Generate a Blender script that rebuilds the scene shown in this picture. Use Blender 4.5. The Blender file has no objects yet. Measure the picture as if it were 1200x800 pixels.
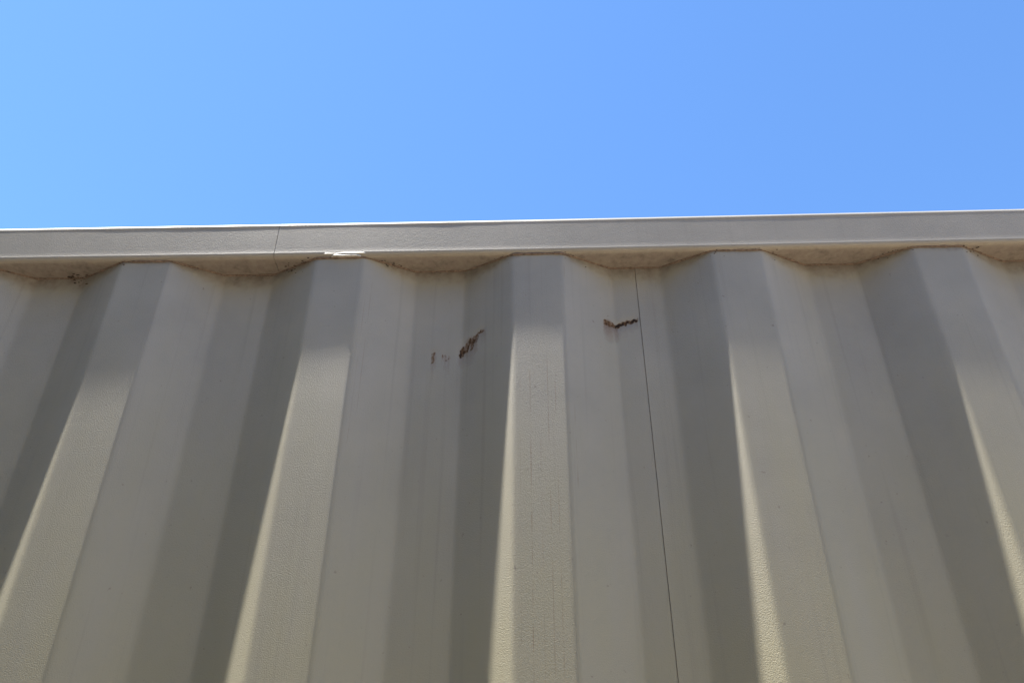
import bpy, bmesh, math, random
import numpy as np
from mathutils import Vector, Matrix, noise as mnoise

random.seed(7)
scene = bpy.context.scene

# ------------------------------------------------------------------ camera
Z0 = 2.522                      # height of the top rail's lower front edge
W, H = 1024, 682
cam_data = bpy.data.cameras.new('camera')
cam = bpy.data.objects.new('camera', cam_data)
scene.collection.objects.link(cam)
scene.camera = cam
yaw, pitch, roll, fpx = 0.03028, 0.6166, 0.00107, 1013.47     # fitted for a 1200 px wide frame
f = Vector((-math.sin(yaw)*math.cos(pitch), math.cos(yaw)*math.cos(pitch), math.sin(pitch)))
r0 = Vector((math.cos(yaw), math.sin(yaw), 0)); u0 = r0.cross(f)
r = math.cos(roll)*r0 + math.sin(roll)*u0
u = -math.sin(roll)*r0 + math.cos(roll)*u0
cam.matrix_world = Matrix(((r.x, u.x, -f.x, -0.00384), (r.y, u.y, -f.y, -0.91678),
                           (r.z, u.z, -f.z, Z0-0.80983), (0, 0, 0, 1)))
cam_data.sensor_fit = 'HORIZONTAL'; cam_data.sensor_width = 36.0
cam_data.lens = fpx/1200*36.0
cam_data.clip_start = 0.02; cam_data.clip_end = 6000
scene.render.resolution_x, scene.render.resolution_y = W, H

# ------------------------------------------------------------------ sky, sun, exposure
K = 36.5                        # the sun stands almost in the plane of the wall
sun_dir = Vector((-11.6, -1.0, K)).normalized()     # towards the sun: high, to the left
elev = math.asin(sun_dir.z); az = math.atan2(sun_dir.x, sun_dir.y)
world = bpy.data.worlds.new('World'); scene.world = world; world.use_nodes = True
nt = world.node_tree; nt.nodes.clear()
sky = nt.nodes.new('ShaderNodeTexSky'); sky.sky_type = 'NISHITA'; sky.sun_disc = False
sky.sun_elevation = elev; sky.sun_rotation = az
sky.air_density = 1.5; sky.dust_density = 0.7; sky.ozone_density = 10.0; sky.altitude = 2500
bg = nt.nodes.new('ShaderNodeBackground'); bg.inputs['Strength'].default_value = 0.10
hs = nt.nodes.new('ShaderNodeHueSaturation'); hs.inputs['Saturation'].default_value = 1.04; hs.inputs['Hue'].default_value = 0.499
out = nt.nodes.new('ShaderNodeOutputWorld')
nt.links.new(sky.outputs[0], hs.inputs['Color']); nt.links.new(hs.outputs[0], bg.inputs[0]); nt.links.new(bg.outputs[0], out.inputs[0])
sd = bpy.data.lights.new('sun', 'SUN'); sd.energy = 5.0; sd.angle = math.radians(0.53); sd.color = (1, 0.95, 0.86)
sun = bpy.data.objects.new('sun', sd); scene.collection.objects.link(sun)
sun.rotation_euler = sun_dir.to_track_quat('Z', 'Y').to_euler(); sun.location = (-2, 0, 9)
vs = scene.view_settings
vs.view_transform = 'Standard'; vs.look = 'None'; vs.gamma = 1; vs.use_curve_mapping = False
vs.exposure = 1.5

# ------------------------------------------------------------------ materials
class NT:
    def __init__(s, name):
        s.m = bpy.data.materials.new(name); s.m.use_nodes = True
        s.t = s.m.node_tree; s.p = s.t.nodes['Principled BSDF']
    def n(s, typ, **kw):
        nd = s.t.nodes.new(typ)
        for k, v in kw.items(): setattr(nd, k, v)
        return nd
    def l(s, a, b): s.t.links.new(a, b)
    def coord(s, scale=(1, 1, 1)):
        c = s.n('ShaderNodeTexCoord'); mp = s.n('ShaderNodeMapping'); mp.inputs['Scale'].default_value = scale
        s.l(c.outputs['Object'], mp.inputs[0]); return mp.outputs[0]
    def noise(s, scale, vec, detail=3, rough=0.55):
        nd = s.n('ShaderNodeTexNoise'); nd.inputs['Scale'].default_value = scale
        nd.inputs['Detail'].default_value = detail; nd.inputs['Roughness'].default_value = rough
        s.l(vec, nd.inputs['Vector']); return nd.outputs['Fac']
    def mr(s, val, a, b, c=0., d=1., smooth=False):
        nd = s.n('ShaderNodeMapRange'); nd.clamp = True
        if smooth: nd.interpolation_type = 'SMOOTHSTEP'
        for i, v in ((1, a), (2, b), (3, c), (4, d)): nd.inputs[i].default_value = v
        s.l(val, nd.inputs[0]); return nd.outputs[0]
    def math(s, op, a, b=None):
        nd = s.n('ShaderNodeMath', operation=op)
        for i, v in ((0, a), (1, b)):
            if v is None: continue
            if isinstance(v, (int, float)): nd.inputs[i].default_value = v
            else: s.l(v, nd.inputs[i])
        return nd.outputs[0]
    def mix(s, fac, a, b):
        nd = s.n('ShaderNodeMix', data_type='RGBA')
        for i, v in ((0, fac), (6, a), (7, b)):
            if isinstance(v, (int, float)): nd.inputs[i].default_value = v
            elif isinstance(v, tuple): nd.inputs[i].default_value = (*v, 1)
            else: s.l(v, nd.inputs[i])
        return nd.outputs[2]
    def attr(s, name):
        nd = s.n('ShaderNodeAttribute', attribute_name=name); return nd.outputs['Fac']
    def bump(s, h, strength, dist, prev=None):
        nd = s.n('ShaderNodeBump'); nd.inputs['Strength'].default_value = strength; nd.inputs['Distance'].default_value = dist
        s.l(h, nd.inputs['Height'])
        if prev is not None: s.l(prev, nd.inputs['Normal'])
        return nd.outputs[0]

PAINT = (0.40, 0.378, 0.325)
BOUNCE_TINT = (0.39, 0.362, 0.248)         # warm bounce light painted into the colour further down the sheet
RUST_D, RUST_L = (0.022, 0.013, 0.009), (0.16, 0.085, 0.036)
GRIME = (0.265, 0.222, 0.20)

def paint_material(name, base=PAINT, peel=1.0, streak=1.0, bounce_tint=False, wavy=1.0, grime_shade=GRIME):
    k = NT(name); v = k.coord()
    blot = k.noise(9, v, 4, 0.6)
    c = k.mix(k.mr(blot, 0.3, 0.7), tuple(x*0.90 for x in base), tuple(x*1.06 for x in base))
    if bounce_tint:
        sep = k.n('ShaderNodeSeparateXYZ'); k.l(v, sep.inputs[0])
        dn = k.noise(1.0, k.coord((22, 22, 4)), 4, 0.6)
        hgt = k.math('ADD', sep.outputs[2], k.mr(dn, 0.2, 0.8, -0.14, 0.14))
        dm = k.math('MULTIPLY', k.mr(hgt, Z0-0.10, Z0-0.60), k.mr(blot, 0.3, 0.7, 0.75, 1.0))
        c = k.mix(dm, c, BOUNCE_TINT)
    st = k.noise(1.0, k.coord((140, 140, 2.2)), 3, 0.5)                       # runs down the sheet
    c = k.mix(k.math('MULTIPLY', k.mr(st, 0.58, 0.75), 0.17*streak), c, (0.20, 0.18, 0.15))
    sp = k.noise(160, v, 2, 0.5)
    c = k.mix(k.math('MULTIPLY', k.mr(sp, 0.72, 0.80), 0.5), c, (0.15, 0.12, 0.10))
    g = k.attr('grime_shade'); gn = k.noise(120, v, 4, 0.65)
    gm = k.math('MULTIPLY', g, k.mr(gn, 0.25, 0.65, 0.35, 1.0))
    c = k.mix(gm, c, k.mix(k.mr(k.noise(55, v, 4, 0.7), 0.48, 0.72), grime_shade, tuple(x*0.5 for x in grime_shade)))
    ra = k.attr('rust'); rn = k.noise(330, v, 4, 0.7)
    rm = k.mr(k.math('ADD', ra, k.mr(rn, 0.2, 0.8, -0.32, 0.32)), 0.24, 0.62)
    rc = k.mix(k.mr(k.math('ADD', ra, k.mr(rn, 0.2, 0.8, -0.3, 0.3)), 0.55, 0.95), RUST_L, RUST_D)
    sa = k.attr('stain')
    c = k.mix(k.math('MULTIPLY', sa, k.mr(rn, 0.2, 0.7, 0.5, 1.0)), c, (0.19, 0.105, 0.055))
    c = k.mix(rm, c, rc)
    k.l(c, k.p.inputs['Base Color'])
    ro = k.mr(rm, 0, 1, 0.5, 0.95); k.l(ro, k.p.inputs['Roughness'])
    k.p.inputs['Specular IOR Level'].default_value = 0.5
    b = k.bump(k.noise(3.2, v, 2, 0.5), 1.0, 0.0012*wavy)                          # rolled sheet is never quite flat
    b = k.bump(k.noise(1.0, k.coord((8, 8, 45)), 2, 0.5), 1.0, 0.00012*peel, b)
    b = k.bump(k.noise(760, v, 3, 0.6), 1.0, 0.00048*peel, b)                  # orange peel
    b = k.bump(rn, 1.0, 0.0006, b) if False else b
    k.l(b, k.p.inputs['Normal'])
    return k.m

def simple_material(name, col, rough=0.6, metal=0.0, nscale=30, var=0.2, bumpd=0.0005):
    k = NT(name); v = k.coord(); n = k.noise(nscale, v, 4, 0.6)
    k.l(k.mix(k.mr(n, 0.3, 0.7), tuple(x*(1-var) for x in col), tuple(min(1, x*(1+var)) for x in col)), k.p.inputs['Base Color'])
    k.p.inputs['Roughness'].default_value = rough; k.p.inputs['Metallic'].default_value = metal
    k.l(k.bump(n, 1.0, bumpd), k.p.inputs['Normal'])
    return k.m

M = {}
M['sheet'] = paint_material('sheet_paint', bounce_tint=True, grime_shade=(0.19, 0.145, 0.12))
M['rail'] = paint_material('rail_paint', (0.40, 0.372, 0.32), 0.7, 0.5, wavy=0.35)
M['weld'] = simple_material('weld_grime', (0.20, 0.15, 0.12), 0.8, 0, 220, 0.5, 0.001)
M['frame'] = paint_material('frame_paint', (0.35, 0.335, 0.30), 1.0, 0.5)
M['scab'] = simple_material('rust_scab', (0.04, 0.021, 0.013), 0.95, 0, 500, 0.6, 0.001)
M['dirt'] = simple_material('caked_dirt', (0.07, 0.05, 0.042), 0.95, 0, 300, 0.5, 0.0008)
M['bare'] = simple_material('chipped_primer', (0.60, 0.59, 0.56), 0.5, 0, 260, 0.25, 0.0002)
M['steel'] = simple_material('galvanised_steel', (0.45, 0.45, 0.45), 0.4, 0.8, 60, 0.1, 0.0002)
M['rubber'] = simple_material('door_gasket', (0.02, 0.02, 0.02), 0.8)
M['dark'] = simple_material('casting_hole', (0.03, 0.028, 0.025), 0.9)
M['timber'] = simple_material('floor_timber', (0.12, 0.07, 0.04), 0.8, 0, 12)
kg = NT('yard_gravel'); vg = kg.coord()
ga = kg.noise(0.35, vg, 5, 0.6); gb = kg.noise(35, vg, 4, 0.7)
cg = kg.mix(kg.mr(ga, 0.3, 0.7), (0.335, 0.255, 0.163), (0.41, 0.32, 0.213))
cg = kg.mix(kg.mr(gb, 0.35, 0.7, 0, 0.6), cg, (0.20, 0.165, 0.125))
kg.l(cg, kg.p.inputs['Base Color']); kg.p.inputs['Roughness'].default_value = 0.95
kg.l(kg.bump(gb, 1.0, 0.012), kg.p.inputs['Normal'])
M['gravel'] = kg.m

# ------------------------------------------------------------------ helpers
def link(name, me, mat, parent=None, smooth=False):
    o = bpy.data.objects.new(name, me); scene.collection.objects.link(o)
    if mat: me.materials.append(mat)
    if smooth:
        for p in me.polygons: p.use_smooth = True
    if parent is not None:
        o.parent = parent
        base = Vector((0, 0, 0)); q = parent
        while q is not None: base += q.location; q = q.parent
        me.transform(Matrix.Translation(-base))
    return o
def from_bm(name, bm, mat, parent=None, smooth=False):
    me = bpy.data.meshes.new(name); bm.normal_update(); bm.to_mesh(me); bm.free()
    return link(name, me, mat, parent, smooth)
def box_bm(x0, x1, y0, y1, z0, z1, bev=0.0, seg=2):
    bm = bmesh.new(); bmesh.ops.create_cube(bm, size=1)
    for v in bm.verts:
        v.co = Vector(((x0+x1)/2+v.co.x*(x1-x0), (y0+y1)/2+v.co.y*(y1-y0), (z0+z1)/2+v.co.z*(z1-z0)))
    if bev: bmesh.ops.bevel(bm, geom=bm.edges[:], offset=bev, segments=seg, affect='EDGES', profile=0.5)
    return bm
def box(name, d, mat, parent, bev=0.0):
    return from_bm(name, box_bm(*d, bev=bev), mat, parent, bev > 0)
def grid_mesh(name, V, nx, nz, attrs=None, flip=False):
    i = np.arange(nx-1)[:, None]; j = np.arange(nz-1)[None, :]
    a = i*nz+j
    F = np.stack([a, a+nz, a+nz+1, a+1], -1).reshape(-1, 4)
    if flip: F = F[:, ::-1]
    me = bpy.data.meshes.new(name); me.from_pydata(V.tolist(), [], F.tolist())
    for k, arr in (attrs or {}).items():
        at = me.attributes.new(k, 'FLOAT', 'POINT'); at.data.foreach_set('value', arr.astype(np.float32))
    me.update(); return me
def vnoise(x, seed, scale):
    """smooth 1-d value noise, -1..1"""
    rng = np.random.RandomState(seed); t = rng.uniform(-1, 1, 4096)
    q = np.asarray(x)*scale+1000.; i = np.floor(q).astype(int); fr = q-i; fr = fr*fr*(3-2*fr)
    return t[i % 4096]*(1-fr)+t[(i+1) % 4096]*fr
def vnoise2(x, z, seed, scale):
    rng = np.random.RandomState(seed); t = rng.uniform(-1, 1, (256, 256))
    a = x*scale+500.; b = z*scale+500.
    i = np.floor(a).astype(int); j = np.floor(b).astype(int); fa = a-i; fb = b-j
    fa = fa*fa*(3-2*fa); fb = fb*fb*(3-2*fb); g = lambda p, q: t[p % 256, q % 256]
    return (g(i, j)*(1-fa)+g(i+1, j)*fa)*(1-fb)+(g(i, j+1)*(1-fa)+g(i+1, j+1)*fa)*fb

# ------------------------------------------------------------------ ground
bm = bmesh.new(); bmesh.ops.create_grid(bm, x_segments=40, y_segments=40, size=2500)
g = from_bm('ground', bm, M['gravel']); g['kind'] = 'structure'

# ------------------------------------------------------------------ the container
XC = 0.02; LX = 6.058; WY = 2.438; HT = 2.591
XL, XR = XC-LX/2, XC+LX/2
root = bpy.data.objects.new('shipping_container', None); scene.collection.objects.link(root)
root.location = (XC, WY/2, 0)
root['label'] = 'grey beige corrugated steel shipping container with rust scars below its top rail'
root['category'] = 'container'

PITCH, WO, WI, DEP, X0 = 0.278, 0.069, 0.0705, 0.0344, 0.0039
WS = (PITCH-WO-WI)/2
def trap(x):
    q = np.abs((x-X0+PITCH/2) % PITCH-PITCH/2)          # distance from the rib's middle
    return np.clip((q-WO/2)/WS, 0, 1)
def profile(x, rad=0.003):
    s = np.linspace(-rad, rad, 9)
    return DEP*np.mean([trap(x+d) for d in s], axis=0)
def setback(x):                                          # the wall bows: nearest the rail face in the middle
    return 0.0037+0.0035*(x*x)/(x*x+0.2)
def sag(x):                                              # the rail is bent down a little where the photo looks
    return 0.006*(x*x)/(1+x*x)-0.0012

def seg_d(x, z, a, b):
    ax, az_, bx, bz = *a, *b
    dx, dz = bx-ax, bz-az_; t = np.clip(((x-ax)*dx+(z-az_)*dz)/(dx*dx+dz*dz), 0, 1)
    return np.hypot(x-ax-t*dx, z-az_-t*dz), t
rs = random.Random(19)
SCARS, STAINS = [], []      # (start, end, half width, strength) in wall x / z below the rail
def drips(p, q, n, length, width, strength, lean, stain):
    for k in range(n):
        t = (k+rs.uniform(0.1, 0.9))/n
        x = p[0]+(q[0]-p[0])*t; z = p[1]+(q[1]-p[1])*t+rs.uniform(-0.0015, 0.0015)
        ln = length*rs.uniform(0.25, 1.0)
        SCARS.append(((x, z), (x-lean*ln+rs.uniform(-0.0006, 0.0006), z-ln), width*rs.uniform(0.6, 1.3), strength*rs.uniform(0.65, 1.15)))
        STAINS.append(((x-lean*ln, z-ln*0.3), (x-lean*ln+rs.uniform(-0.001, 0.001), z-ln-rs.uniform(0.008, 0.022)), width*rs.uniform(1.1, 2.0), stain*rs.uniform(0.5, 1.0)))
drips((-0.1028, -0.1480), (-0.0985, -0.1420), 4, 0.016, 0.0018, 0.95, 0.0, 0.6)       # torn, darkest edge
drips((-0.0980, -0.1400), (-0.0880, -0.1310), 6, 0.022, 0.0017, 0.74, 0.22, 0.8)
drips((-0.0870, -0.1310), (-0.0765, -0.1235), 6, 0.023, 0.0016, 0.74, 0.22, 0.8)
drips((-0.0775, -0.1240), (-0.0690, -0.1205), 5, 0.004, 0.0016, 0.75, 0.20, 0.3)
drips((-0.1405, -0.1510), (-0.1360, -0.1500), 4, 0.018, 0.0016, 0.60, -0.05, 0.5)
drips((-0.1290, -0.1530), (-0.1160, -0.1540), 4, 0.014, 0.0012, 0.50, 0.0, 0.35)
drips((0.0930, -0.1060), (0.1090, -0.1075), 8, 0.007, 0.0021, 0.80, -0.1, 1.0)
drips((0.1080, -0.1085), (0.1402, -0.0972), 20, 0.0045, 0.0019, 1.05, 0.5, 0.35)
STAINS += [((0.0985, -0.108), (0.0990, -0.134), 0.0080, 0.95), ((0.1050, -0.110), (0.1052, -0.124), 0.0050, 0.7), ((-0.0880, -0.134), (-0.0900, -0.168), 0.0090, 0.40)]
SCRATCH = [(-0.0215, 0.2, 0.8, 0.2), (-0.0090, 0.20, 0.9, 0.6), (0.0030, 0.3, 0.8, 0.25), (0.0132, 0.16, 0.9, 0.5), (0.0226, 0.22, 0.9, 0.65),
           (0.0405, 0.02, 0.075, 0.8), (0.0460, 0.25, 0.36, 0.6), (-0.2330, 0.04, 0.30, 0.3), (-0.2265, 0.05, 0.26, 0.3)]
def side_panel(x_a, x_b, dense, fine):
    step = 0.003 if dense else 0.006
    xs = [np.arange(x_a+0.00026, x_b-0.00026, step), [x_b-0.00026]]
    zb, zt = 0.155, Z0-0.002
    zs = [np.arange(zb, Z0-0.75, 0.06), np.arange(Z0-0.75, zt, 0.012), [zt]] if dense else [np.linspace(zb, zt, 14)]
    if fine:
        xs += [np.arange(-0.155, -0.062, 0.0011), np.arange(0.088, 0.1418, 0.0011)]
        xs += [[c-0.0008, c, c+0.0008] for c, *_ in SCRATCH]
        zs += [np.arange(Z0-0.182, Z0-0.088, 0.0011)]
    if dense: zs += [np.arange(Z0-0.034, Z0-0.002, 0.002)]
    xs = np.unique(np.round(np.concatenate(xs), 5)); zs = np.unique(np.round(np.concatenate(zs), 5))
    Xg, Zg = np.meshgrid(xs, zs, indexing='ij'); x = Xg.ravel(); z = Zg.ravel(); zr = z-Z0
    y = setback(x)+profile(x)
    y = y-0.0007*np.exp(-(x-x_a)/0.008)                 # lap edge stands a little proud
    rust = np.zeros_like(x); stain = np.zeros_like(x)
    # ragged dirt with painted-in shade under the rail, deeper in the valleys
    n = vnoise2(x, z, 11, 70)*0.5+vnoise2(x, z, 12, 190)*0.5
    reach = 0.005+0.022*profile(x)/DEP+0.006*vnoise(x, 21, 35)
    grime_shade = 0.85*np.clip(1-(-zr-0.006)/np.maximum(reach, 0.003)+0.35*n, 0, 1)
    if fine:
        wob = 0.0008*vnoise2(x, z, 5, 350)
        for a, b, w, s in SCARS:
            d, t = seg_d(x+wob, zr+0.0008*vnoise2(x, z, 6, 350), a, b)
            rust = np.maximum(rust, s*np.clip(1.35-d/w, 0, 1))
            y = y+0.00018*np.exp(-(d/0.006)**2)
        for c, za, zb_, s in SCRATCH:
            m = (np.abs(x-c) < 0.0003) & (-zr > za) & (-zr < zb_)
            stain = np.maximum(stain, np.where(m, s*np.clip(0.55+0.9*vnoise(z+c*50, 77, 45), 0, 1), 0))
        for a, b, w, s in STAINS:
            d, t = seg_d(x+wob, zr, a, b)
            stain = np.maximum(stain, min(1, 1.35*s)*np.clip(1.8*(1-d/w), 0, 1)*(1-0.75*t))
    if fine: rust = rust*np.clip(0.92+0.35*vnoise2(x, z, 8, 260)+0.2*vnoise2(x, z, 9, 600), 0.2, 1.15)
    V = np.stack([x, y, z], -1)
    me = grid_mesh('side_panel', V, len(xs), len(zs), {'rust': rust, 'stain': stain, 'grime_shade': grime_shade})
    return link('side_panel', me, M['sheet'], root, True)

seams = [0.143+1.112*m for m in (-2, -1, 0, 1, 2)]
edges = [XL+0.13]+seams+[XR-0.13]
for i in range(len(edges)-1):
    inview = edges[i] < 1.0 and edges[i+1] > -1.0
    side_panel(edges[i], edges[i+1], inview, i == 2)
for sx in seams:                                          # what shows at the bottom of each lap joint
    yb = float(setback(np.array(sx)))+DEP
    box('seam_strip', (sx-0.0025, sx+0.0025, yb+0.0009, yb+0.005, 0.16, Z0-0.004), M['weld'], root)

# weld bead where sheet meets rail
xs = np.arange(XL+0.13, XR-0.13, 0.004)
cy = setback(xs)+profile(xs); cz = Z0-0.0062+sag(xs)
rad = 0.0016*(1+0.35*vnoise(xs, 31, 160)+0.25*vnoise(xs, 32, 60))
ang = np.linspace(0, 2*math.pi, 7)
V = np.stack([np.repeat(xs, 7), (cy[:, None]-0.0006+rad[:, None]*np.cos(ang)).ravel(), (cz[:, None]+rad[:, None]*np.sin(ang)).ravel()], -1)
link('weld_bead', grid_mesh('weld_bead', V, len(xs), 7), M['weld'], root, True)

# top side rail: rolled tube with rounded edges, in two lengths butted with a visible joint
RH, RD, RR, RT = 0.0605, 0.060, 0.006, 0.0085
def rail_profile():
    pts = []; zt, zb = RH-RT, 0.0                    # straight face from z=0 to z=zt
    for k in range(9):                                    # lower rounding, from underside to face
        a = math.pi/2*k/8
        pts.append((RR-RR*math.sin(a), -RR*math.cos(a)))
    pts = pts[:-1]+[(-0.00018, -0.0003), (-0.00026, 0.0005), (-0.00020, 0.0012), (-0.00010, 0.0022), (0, 0.0034)]
    for k in range(1, 9): pts.append((0, 0.0034+(zt*0.9-0.0034)*k/8))
    return pts, zt
def top_rail(x_a, x_b, step, lip):
    xs = np.unique(np.round(np.concatenate([np.arange(x_a, x_b, step), [x_b]]), 5))
    prof, zt = rail_profile(); rows = []
    zl = zt-0.0006
    lipd = (0.00016+0.00006*vnoise(xs, 41, 7)+0.00003*vnoise(xs, 42, 31)) if lip else np.zeros_like(xs)
    lipd = np.clip(lipd, 0.00001, None)
    for (y, z) in prof: rows.append((np.full_like(xs, y), np.full_like(xs, z)))
    rows.append((np.zeros_like(xs), np.full_like(xs, zl)))
    rows.append((-lipd, np.full_like(xs, zl+0.0004)))
    for k in range(1, 9):
        a = math.pi/2*k/8
        rows.append((RT-RT*math.cos(a)-lipd*(1-k/8), np.full_like(xs, zt+RT*math.sin(a))))
    rows.append((np.full_like(xs, RD), np.full_like(xs, zt+RT)))
    rows.append((np.full_like(xs, RD+0.0005), np.full_like(xs, -RR)))
    for yy in (0.045, 0.030, 0.018, 0.011): rows.append((np.full_like(xs, yy), np.full_like(xs, -RR)))
    rows.append(rows[0])
    V = np.stack([np.stack([xs, ry, rz+Z0+sag(xs)], -1) for ry, rz in rows], 1).reshape(-1, 3)
    nr = len(rows)
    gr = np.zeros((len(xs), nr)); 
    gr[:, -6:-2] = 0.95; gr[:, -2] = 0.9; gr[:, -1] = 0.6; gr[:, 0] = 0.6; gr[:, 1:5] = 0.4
    me = grid_mesh('top_rail', V, len(xs), nr, {'grime_shade': gr.ravel()})
    bm = bmesh.new(); bm.from_mesh(me); bmesh.ops.remove_doubles(bm, verts=bm.verts, dist=1e-6)
    bmesh.ops.holes_fill(bm, edges=[e for e in bm.edges if e.is_boundary]); bmesh.ops.recalc_face_normals(bm, faces=bm.faces)
    for e in bm.edges:
        if any(len(q.verts) > 4 for q in e.link_faces): e.smooth = False
    bm.to_mesh(me); bm.free()
    o = link('top_rail', me, M['rail'], root, True)
    return o
JX = -0.369
top_rail(XL+0.17, JX-0.00035, 0.01, True)
top_rail(JX+0.00035, XR-0.17, 0.01, True)

# repair plate tacked under the rail's edge, its chipped rim in the sun
def flared_lip(x0, x1, z_lo, z_hi, y_lo, y_hi, seed):
    """a strip bent outwards: section runs from the rail face down and forward, then back under the rail"""
    xs = np.linspace(x0, x1, 40); n = len(xs)
    end = np.clip(np.minimum(xs-x0, x1-xs)/0.006, 0, 1)**0.5
    w = end*(1+0.18*vnoise(xs, seed, 110)); sg = sag(xs)
    rows = []
    for y, z in ((0.004, z_hi), (y_hi, z_hi), (y_lo, z_lo), (y_lo+0.0003, z_lo-0.0005), (0.012, z_lo-0.0007), (0.012, z_hi)):
        rows.append(np.stack([xs, np.where(y < 0.002, 0.0022+(y-0.0022)*w, y), Z0+z+sg+0.0002*vnoise(xs, seed+1, 60)], -1))
    rows.append(rows[0])
    me = grid_mesh('repair_plate', np.stack(rows, 1).reshape(-1, 3), n, 7)
    bm = bmesh.new(); bm.from_mesh(me); bmesh.ops.remove_doubles(bm, verts=bm.verts, dist=1e-6)
    bmesh.ops.holes_fill(bm, edges=[e for e in bm.edges if e.is_boundary]); bmesh.ops.recalc_face_normals(bm, faces=bm.faces)
    bm.to_mesh(me); bm.free()
    return link('repair_plate', me, M['bare'], root)
flared_lip(-0.3005, -0.2355, -0.0018, -0.0002, -0.0009, -0.0001, 51)
flared_lip(-0.2870, -0.2450, -0.0058, -0.0042, -0.0013, -0.0006, 61)

# rust scabs: small ragged crusts standing off the sheet at the scars
def scab(a, b, w, n, seed):
    rng = random.Random(seed); bm = bmesh.new()
    for k in range(n):
        t = (k+0.5)/n; x = a[0]+(b[0]-a[0])*t+rng.uniform(-w, w)*0.4; zz = a[1]+(b[1]-a[1])*t+rng.uniform(-w, w)*0.4
        yy = float(setback(np.array(x))+profile(np.array([x]))[0])+0.0012
        ret = bmesh.ops.create_icosphere(bm, subdivisions=1, radius=1)
        sx, sz, sy = rng.uniform(0.6, 1.2)*w, rng.uniform(0.5, 1.0)*w, rng.uniform(0.3, 0.6)*w
        for v in ret['verts']:
            j = rng.uniform(0.7, 1.3); v.co = Vector((x+v.co.x*sx*j, yy+v.co.y*sy*j, Z0+zz+v.co.z*sz*j))
    o = from_bm('rust_scab', bm, M['scab'], root); o['kind'] = 'stuff'; return o
scab((0.1085, -0.1095), (0.1395, -0.0988), 0.00055, 16, 1)
scab((-0.1016, -0.1460), (-0.1012, -0.1560), 0.0006, 5, 4)
scab((-0.2110, -0.2165), (-0.2060, -0.2175), 0.0008, 5, 9)
def dirt_clump(x, n, spread, w, seed):
    rng = random.Random(seed); bm = bmesh.new()
    for k in range(n):
        xx = x+rng.gauss(0, spread); d = float(profile(np.array([xx]))[0]+setback(np.array(xx)))
        yy = d-abs(rng.gauss(0, 0.004))-0.0008; zz = Z0-0.0068+float(sag(np.array(xx)))
        if rng.random() < 0.4: yy = d-0.0004; zz -= abs(rng.gauss(0, 0.007))
        ret = bmesh.ops.create_icosphere(bm, subdivisions=1, radius=1); q = w*rng.uniform(0.4, 1.2)
        for v in ret['verts']: v.co = Vector((xx+v.co.x*q*rng.uniform(0.8, 1.8), yy+v.co.y*q*0.7*rng.uniform(0.7, 1.3), zz+v.co.z*q*0.6*rng.uniform(0.7, 1.3)))
    o = from_bm('dirt_clump', bm, M['dirt'], root); o['kind'] = 'stuff'; return o
for x, n, sp, w in ((-0.668, 34, 0.010, 0.0016), (-0.585, 5, 0.006, 0.0012), (-0.345, 14, 0.008, 0.0012), (-0.327, 8, 0.005, 0.0011),
                    (-0.205, 18, 0.010, 0.0011), (-0.047, 6, 0.006, 0.0010), (0.045, 9, 0.012, 0.0009), (0.25, 8, 0.012, 0.0009), (0.33, 9, 0.010, 0.0009),
                    (0.51, 10, 0.012, 0.0010), (0.603, 12, 0.008, 0.0010)):
    dirt_clump(x, n, sp, w, int(x*1000)+900)
rim_chip = box_bm(0.1076, 0.1092, 0.0445, 0.0462, Z0-0.1092, Z0-0.1080, bev=0.0003)
from_bm('paint_flake', rim_chip, M['bare'], root)

# ---- the rest of the container
box('bottom_rail', (XL+0.17, XR-0.17, 0.002, 0.05, 0.012, 0.157), M['frame'], root, 0.004)
box('bottom_rail', (XL+0.17, XR-0.17, WY-0.05, WY-0.002, 0.012, 0.157), M['frame'], root, 0.004)
box('top_rail', (XL+0.17, XR-0.17, WY-0.060, WY, Z0-0.006, Z0+0.0535), M['rail'], root, 0.005)
for (xa, xb) in ((XL, XL+0.16), (XR-0.16, XR)):
    for (ya, yb) in ((0.0, 0.15), (WY-0.15, WY)):
        box('corner_post', (xa+0.004, xb-0.004, ya+0.003, yb-0.003, 0.116, HT-0.116), M['frame'], root, 0.006)
        for (za, zb) in ((0, 0.118), (HT-0.118, HT)):
            c = box('corner_casting', (xa-0.004 if xa == XL else xa-0.014, xb+0.014 if xa == XL else xb+0.004, ya-0.002 if ya == 0 else ya, yb if ya == 0 else yb+0.002, za, zb), M['frame'], root, 0.006)
            yf = ya-0.0045 if ya == 0 else yb-0.0005
            bm = bmesh.new(); bmesh.ops.create_cone(bm, cap_ends=True, segments=24, radius1=0.032, radius2=0.032, depth=0.005)
            for v in bm.verts: v.co = Vector(((xa+xb)/2+v.co.x*1.0, yf+0.0025+v.co.z, (za+zb)/2+v.co.y*0.75))
            from_bm('hole', bm, M['dark'], c)
for (xa, xb) in ((XL+0.03, XL+0.11), (XR-0.11, XR-0.03)):
    box('end_sill', (xa, xb, 0.153, WY-0.153, 0.012, 0.150), M['frame'], root, 0.004)
    box('end_header', (xa, xb, 0.153, WY-0.153, HT-0.115, HT-0.012), M['frame'], root, 0.004)
box('floor_board', (XL+0.112, XR-0.112, 0.052, WY-0.052, 0.130, 0.158), M['timber'], root)
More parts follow.
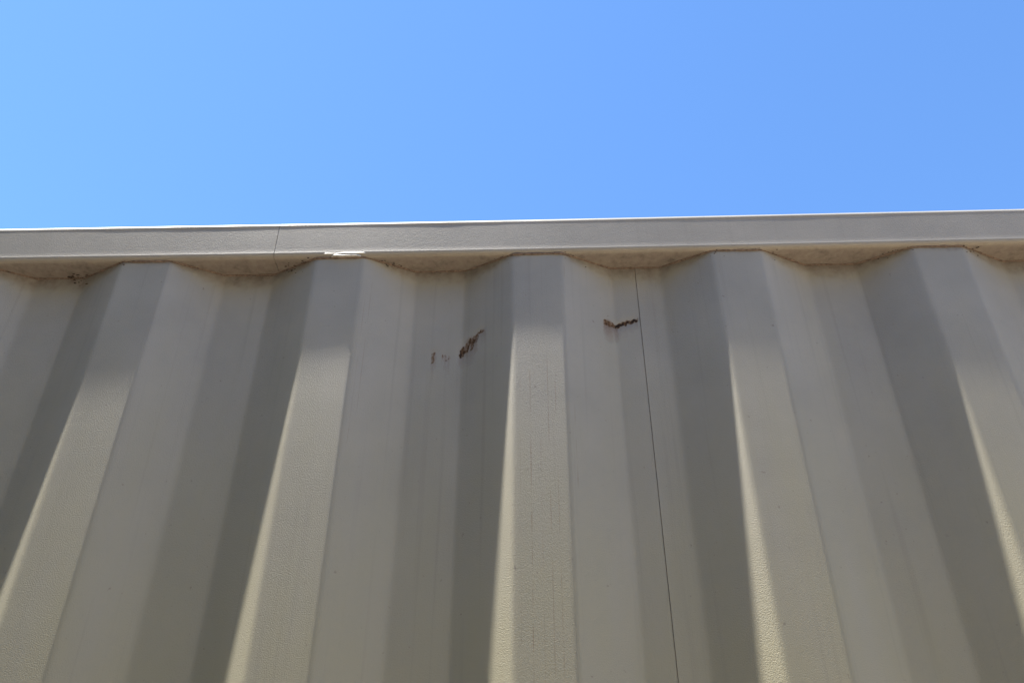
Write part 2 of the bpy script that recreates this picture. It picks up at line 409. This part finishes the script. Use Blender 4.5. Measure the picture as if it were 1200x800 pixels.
# far side and blind end, corrugated
xs = np.arange(XL+0.14, XR-0.14, 0.006); zs = np.linspace(0.155, Z0-0.002, 8)
Xg, Zg = np.meshgrid(xs, zs, indexing='ij'); x = Xg.ravel()
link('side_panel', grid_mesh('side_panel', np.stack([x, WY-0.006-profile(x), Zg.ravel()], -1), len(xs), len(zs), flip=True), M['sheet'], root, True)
ys = np.arange(0.14, WY-0.14, 0.006); zs = np.linspace(0.149, HT-0.113, 8)
Yg, Zg = np.meshgrid(ys, zs, indexing='ij'); y = Yg.ravel()
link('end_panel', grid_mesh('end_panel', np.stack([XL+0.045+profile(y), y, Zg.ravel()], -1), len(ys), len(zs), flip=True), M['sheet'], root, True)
# roof: shallow cross corrugations
xs = np.arange(XL+0.08, XR-0.08, 0.01); ys = np.linspace(0.03, WY-0.03, 24)
Xg, Yg = np.meshgrid(xs, ys, indexing='ij'); x = Xg.ravel(); y = Yg.ravel()
zc = Z0+0.046-0.018*profile(x)/DEP*np.clip((np.minimum(y, WY-y)-0.06)/0.05, 0, 1)+0.002
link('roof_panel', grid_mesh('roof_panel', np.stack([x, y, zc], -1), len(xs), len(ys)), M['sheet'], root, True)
# door end
for s, (ya, yb) in enumerate(((0.158, WY/2-0.004), (WY/2+0.004, WY-0.158))):
    d = box('door', (XR-0.075, XR-0.040, ya, yb, 0.156, HT-0.120), M['frame'], root, 0.004)
    for kk in (0.25, 0.75):
        yy = ya+(yb-ya)*kk
        bm = bmesh.new(); bmesh.ops.create_cone(bm, cap_ends=True, segments=16, radius1=0.017, radius2=0.017, depth=HT-0.20)
        for v in bm.verts: v.co = Vector((XR-0.018+v.co.x, yy+v.co.y, HT/2+v.co.z))
        lb = from_bm('lock_rod', bm, M['steel'], d, True)
        box('handle', (XR-0.012, XR+0.004, yy-0.02 if kk < .5 else yy-0.30, yy+0.30 if kk < .5 else yy+0.02, 1.10, 1.135), M['steel'], lb, 0.004)
        for zz in (0.35, 1.3, 2.25): box('bracket', (XR-0.041, XR-0.006, yy-0.03, yy+0.03, zz, zz+0.05), M['steel'], lb, 0.003)
    box('gasket', (XR-0.066, XR-0.046, yb-0.002, yb+0.003, 0.158, HT-0.122), M['rubber'], d)

# ------------------------------------------------------------------ four unseen containers in two stacks, added to block sky light
def copy_tree(o, parent):
    c = o.copy(); scene.collection.objects.link(c)
    if parent is not None: c.parent = parent
    for ch in list(o.children): copy_tree(ch, c)
    return c
kids = list(root.children)
for cx_, cy_, rz, lvl, lab, grp in (
        (-2.0-WY/2, -3.3, -math.pi/2, 0, 'lower container of the unseen stack added at the left to block sky', 'added sky-blocking containers to the left'),
        (-2.0-WY/2, -3.3, -math.pi/2, 1, 'upper container of the unseen stack added at the left to block sky', 'added sky-blocking containers to the left'),
        (1.15, -4.3-WY/2, 0.0, 0, 'lower container of the unseen stack added behind the camera to block sky', 'added sky-blocking containers behind the camera'),
        (1.15, -4.3-WY/2, 0.0, 1, 'upper container of the unseen stack added behind the camera to block sky', 'added sky-blocking containers behind the camera')):
    c = root.copy(); scene.collection.objects.link(c)
    c.location = (cx_, cy_, 0.002+lvl*(HT+0.003)); c.rotation_euler = (0, 0, rz)
    c['label'] = lab; c['category'] = 'container'; c['group'] = grp
    for ch in kids:
        if ch.name.startswith(('rust_scab', 'paint_flake', 'repair_plate', 'dirt_clump')): continue
        copy_tree(ch, c)
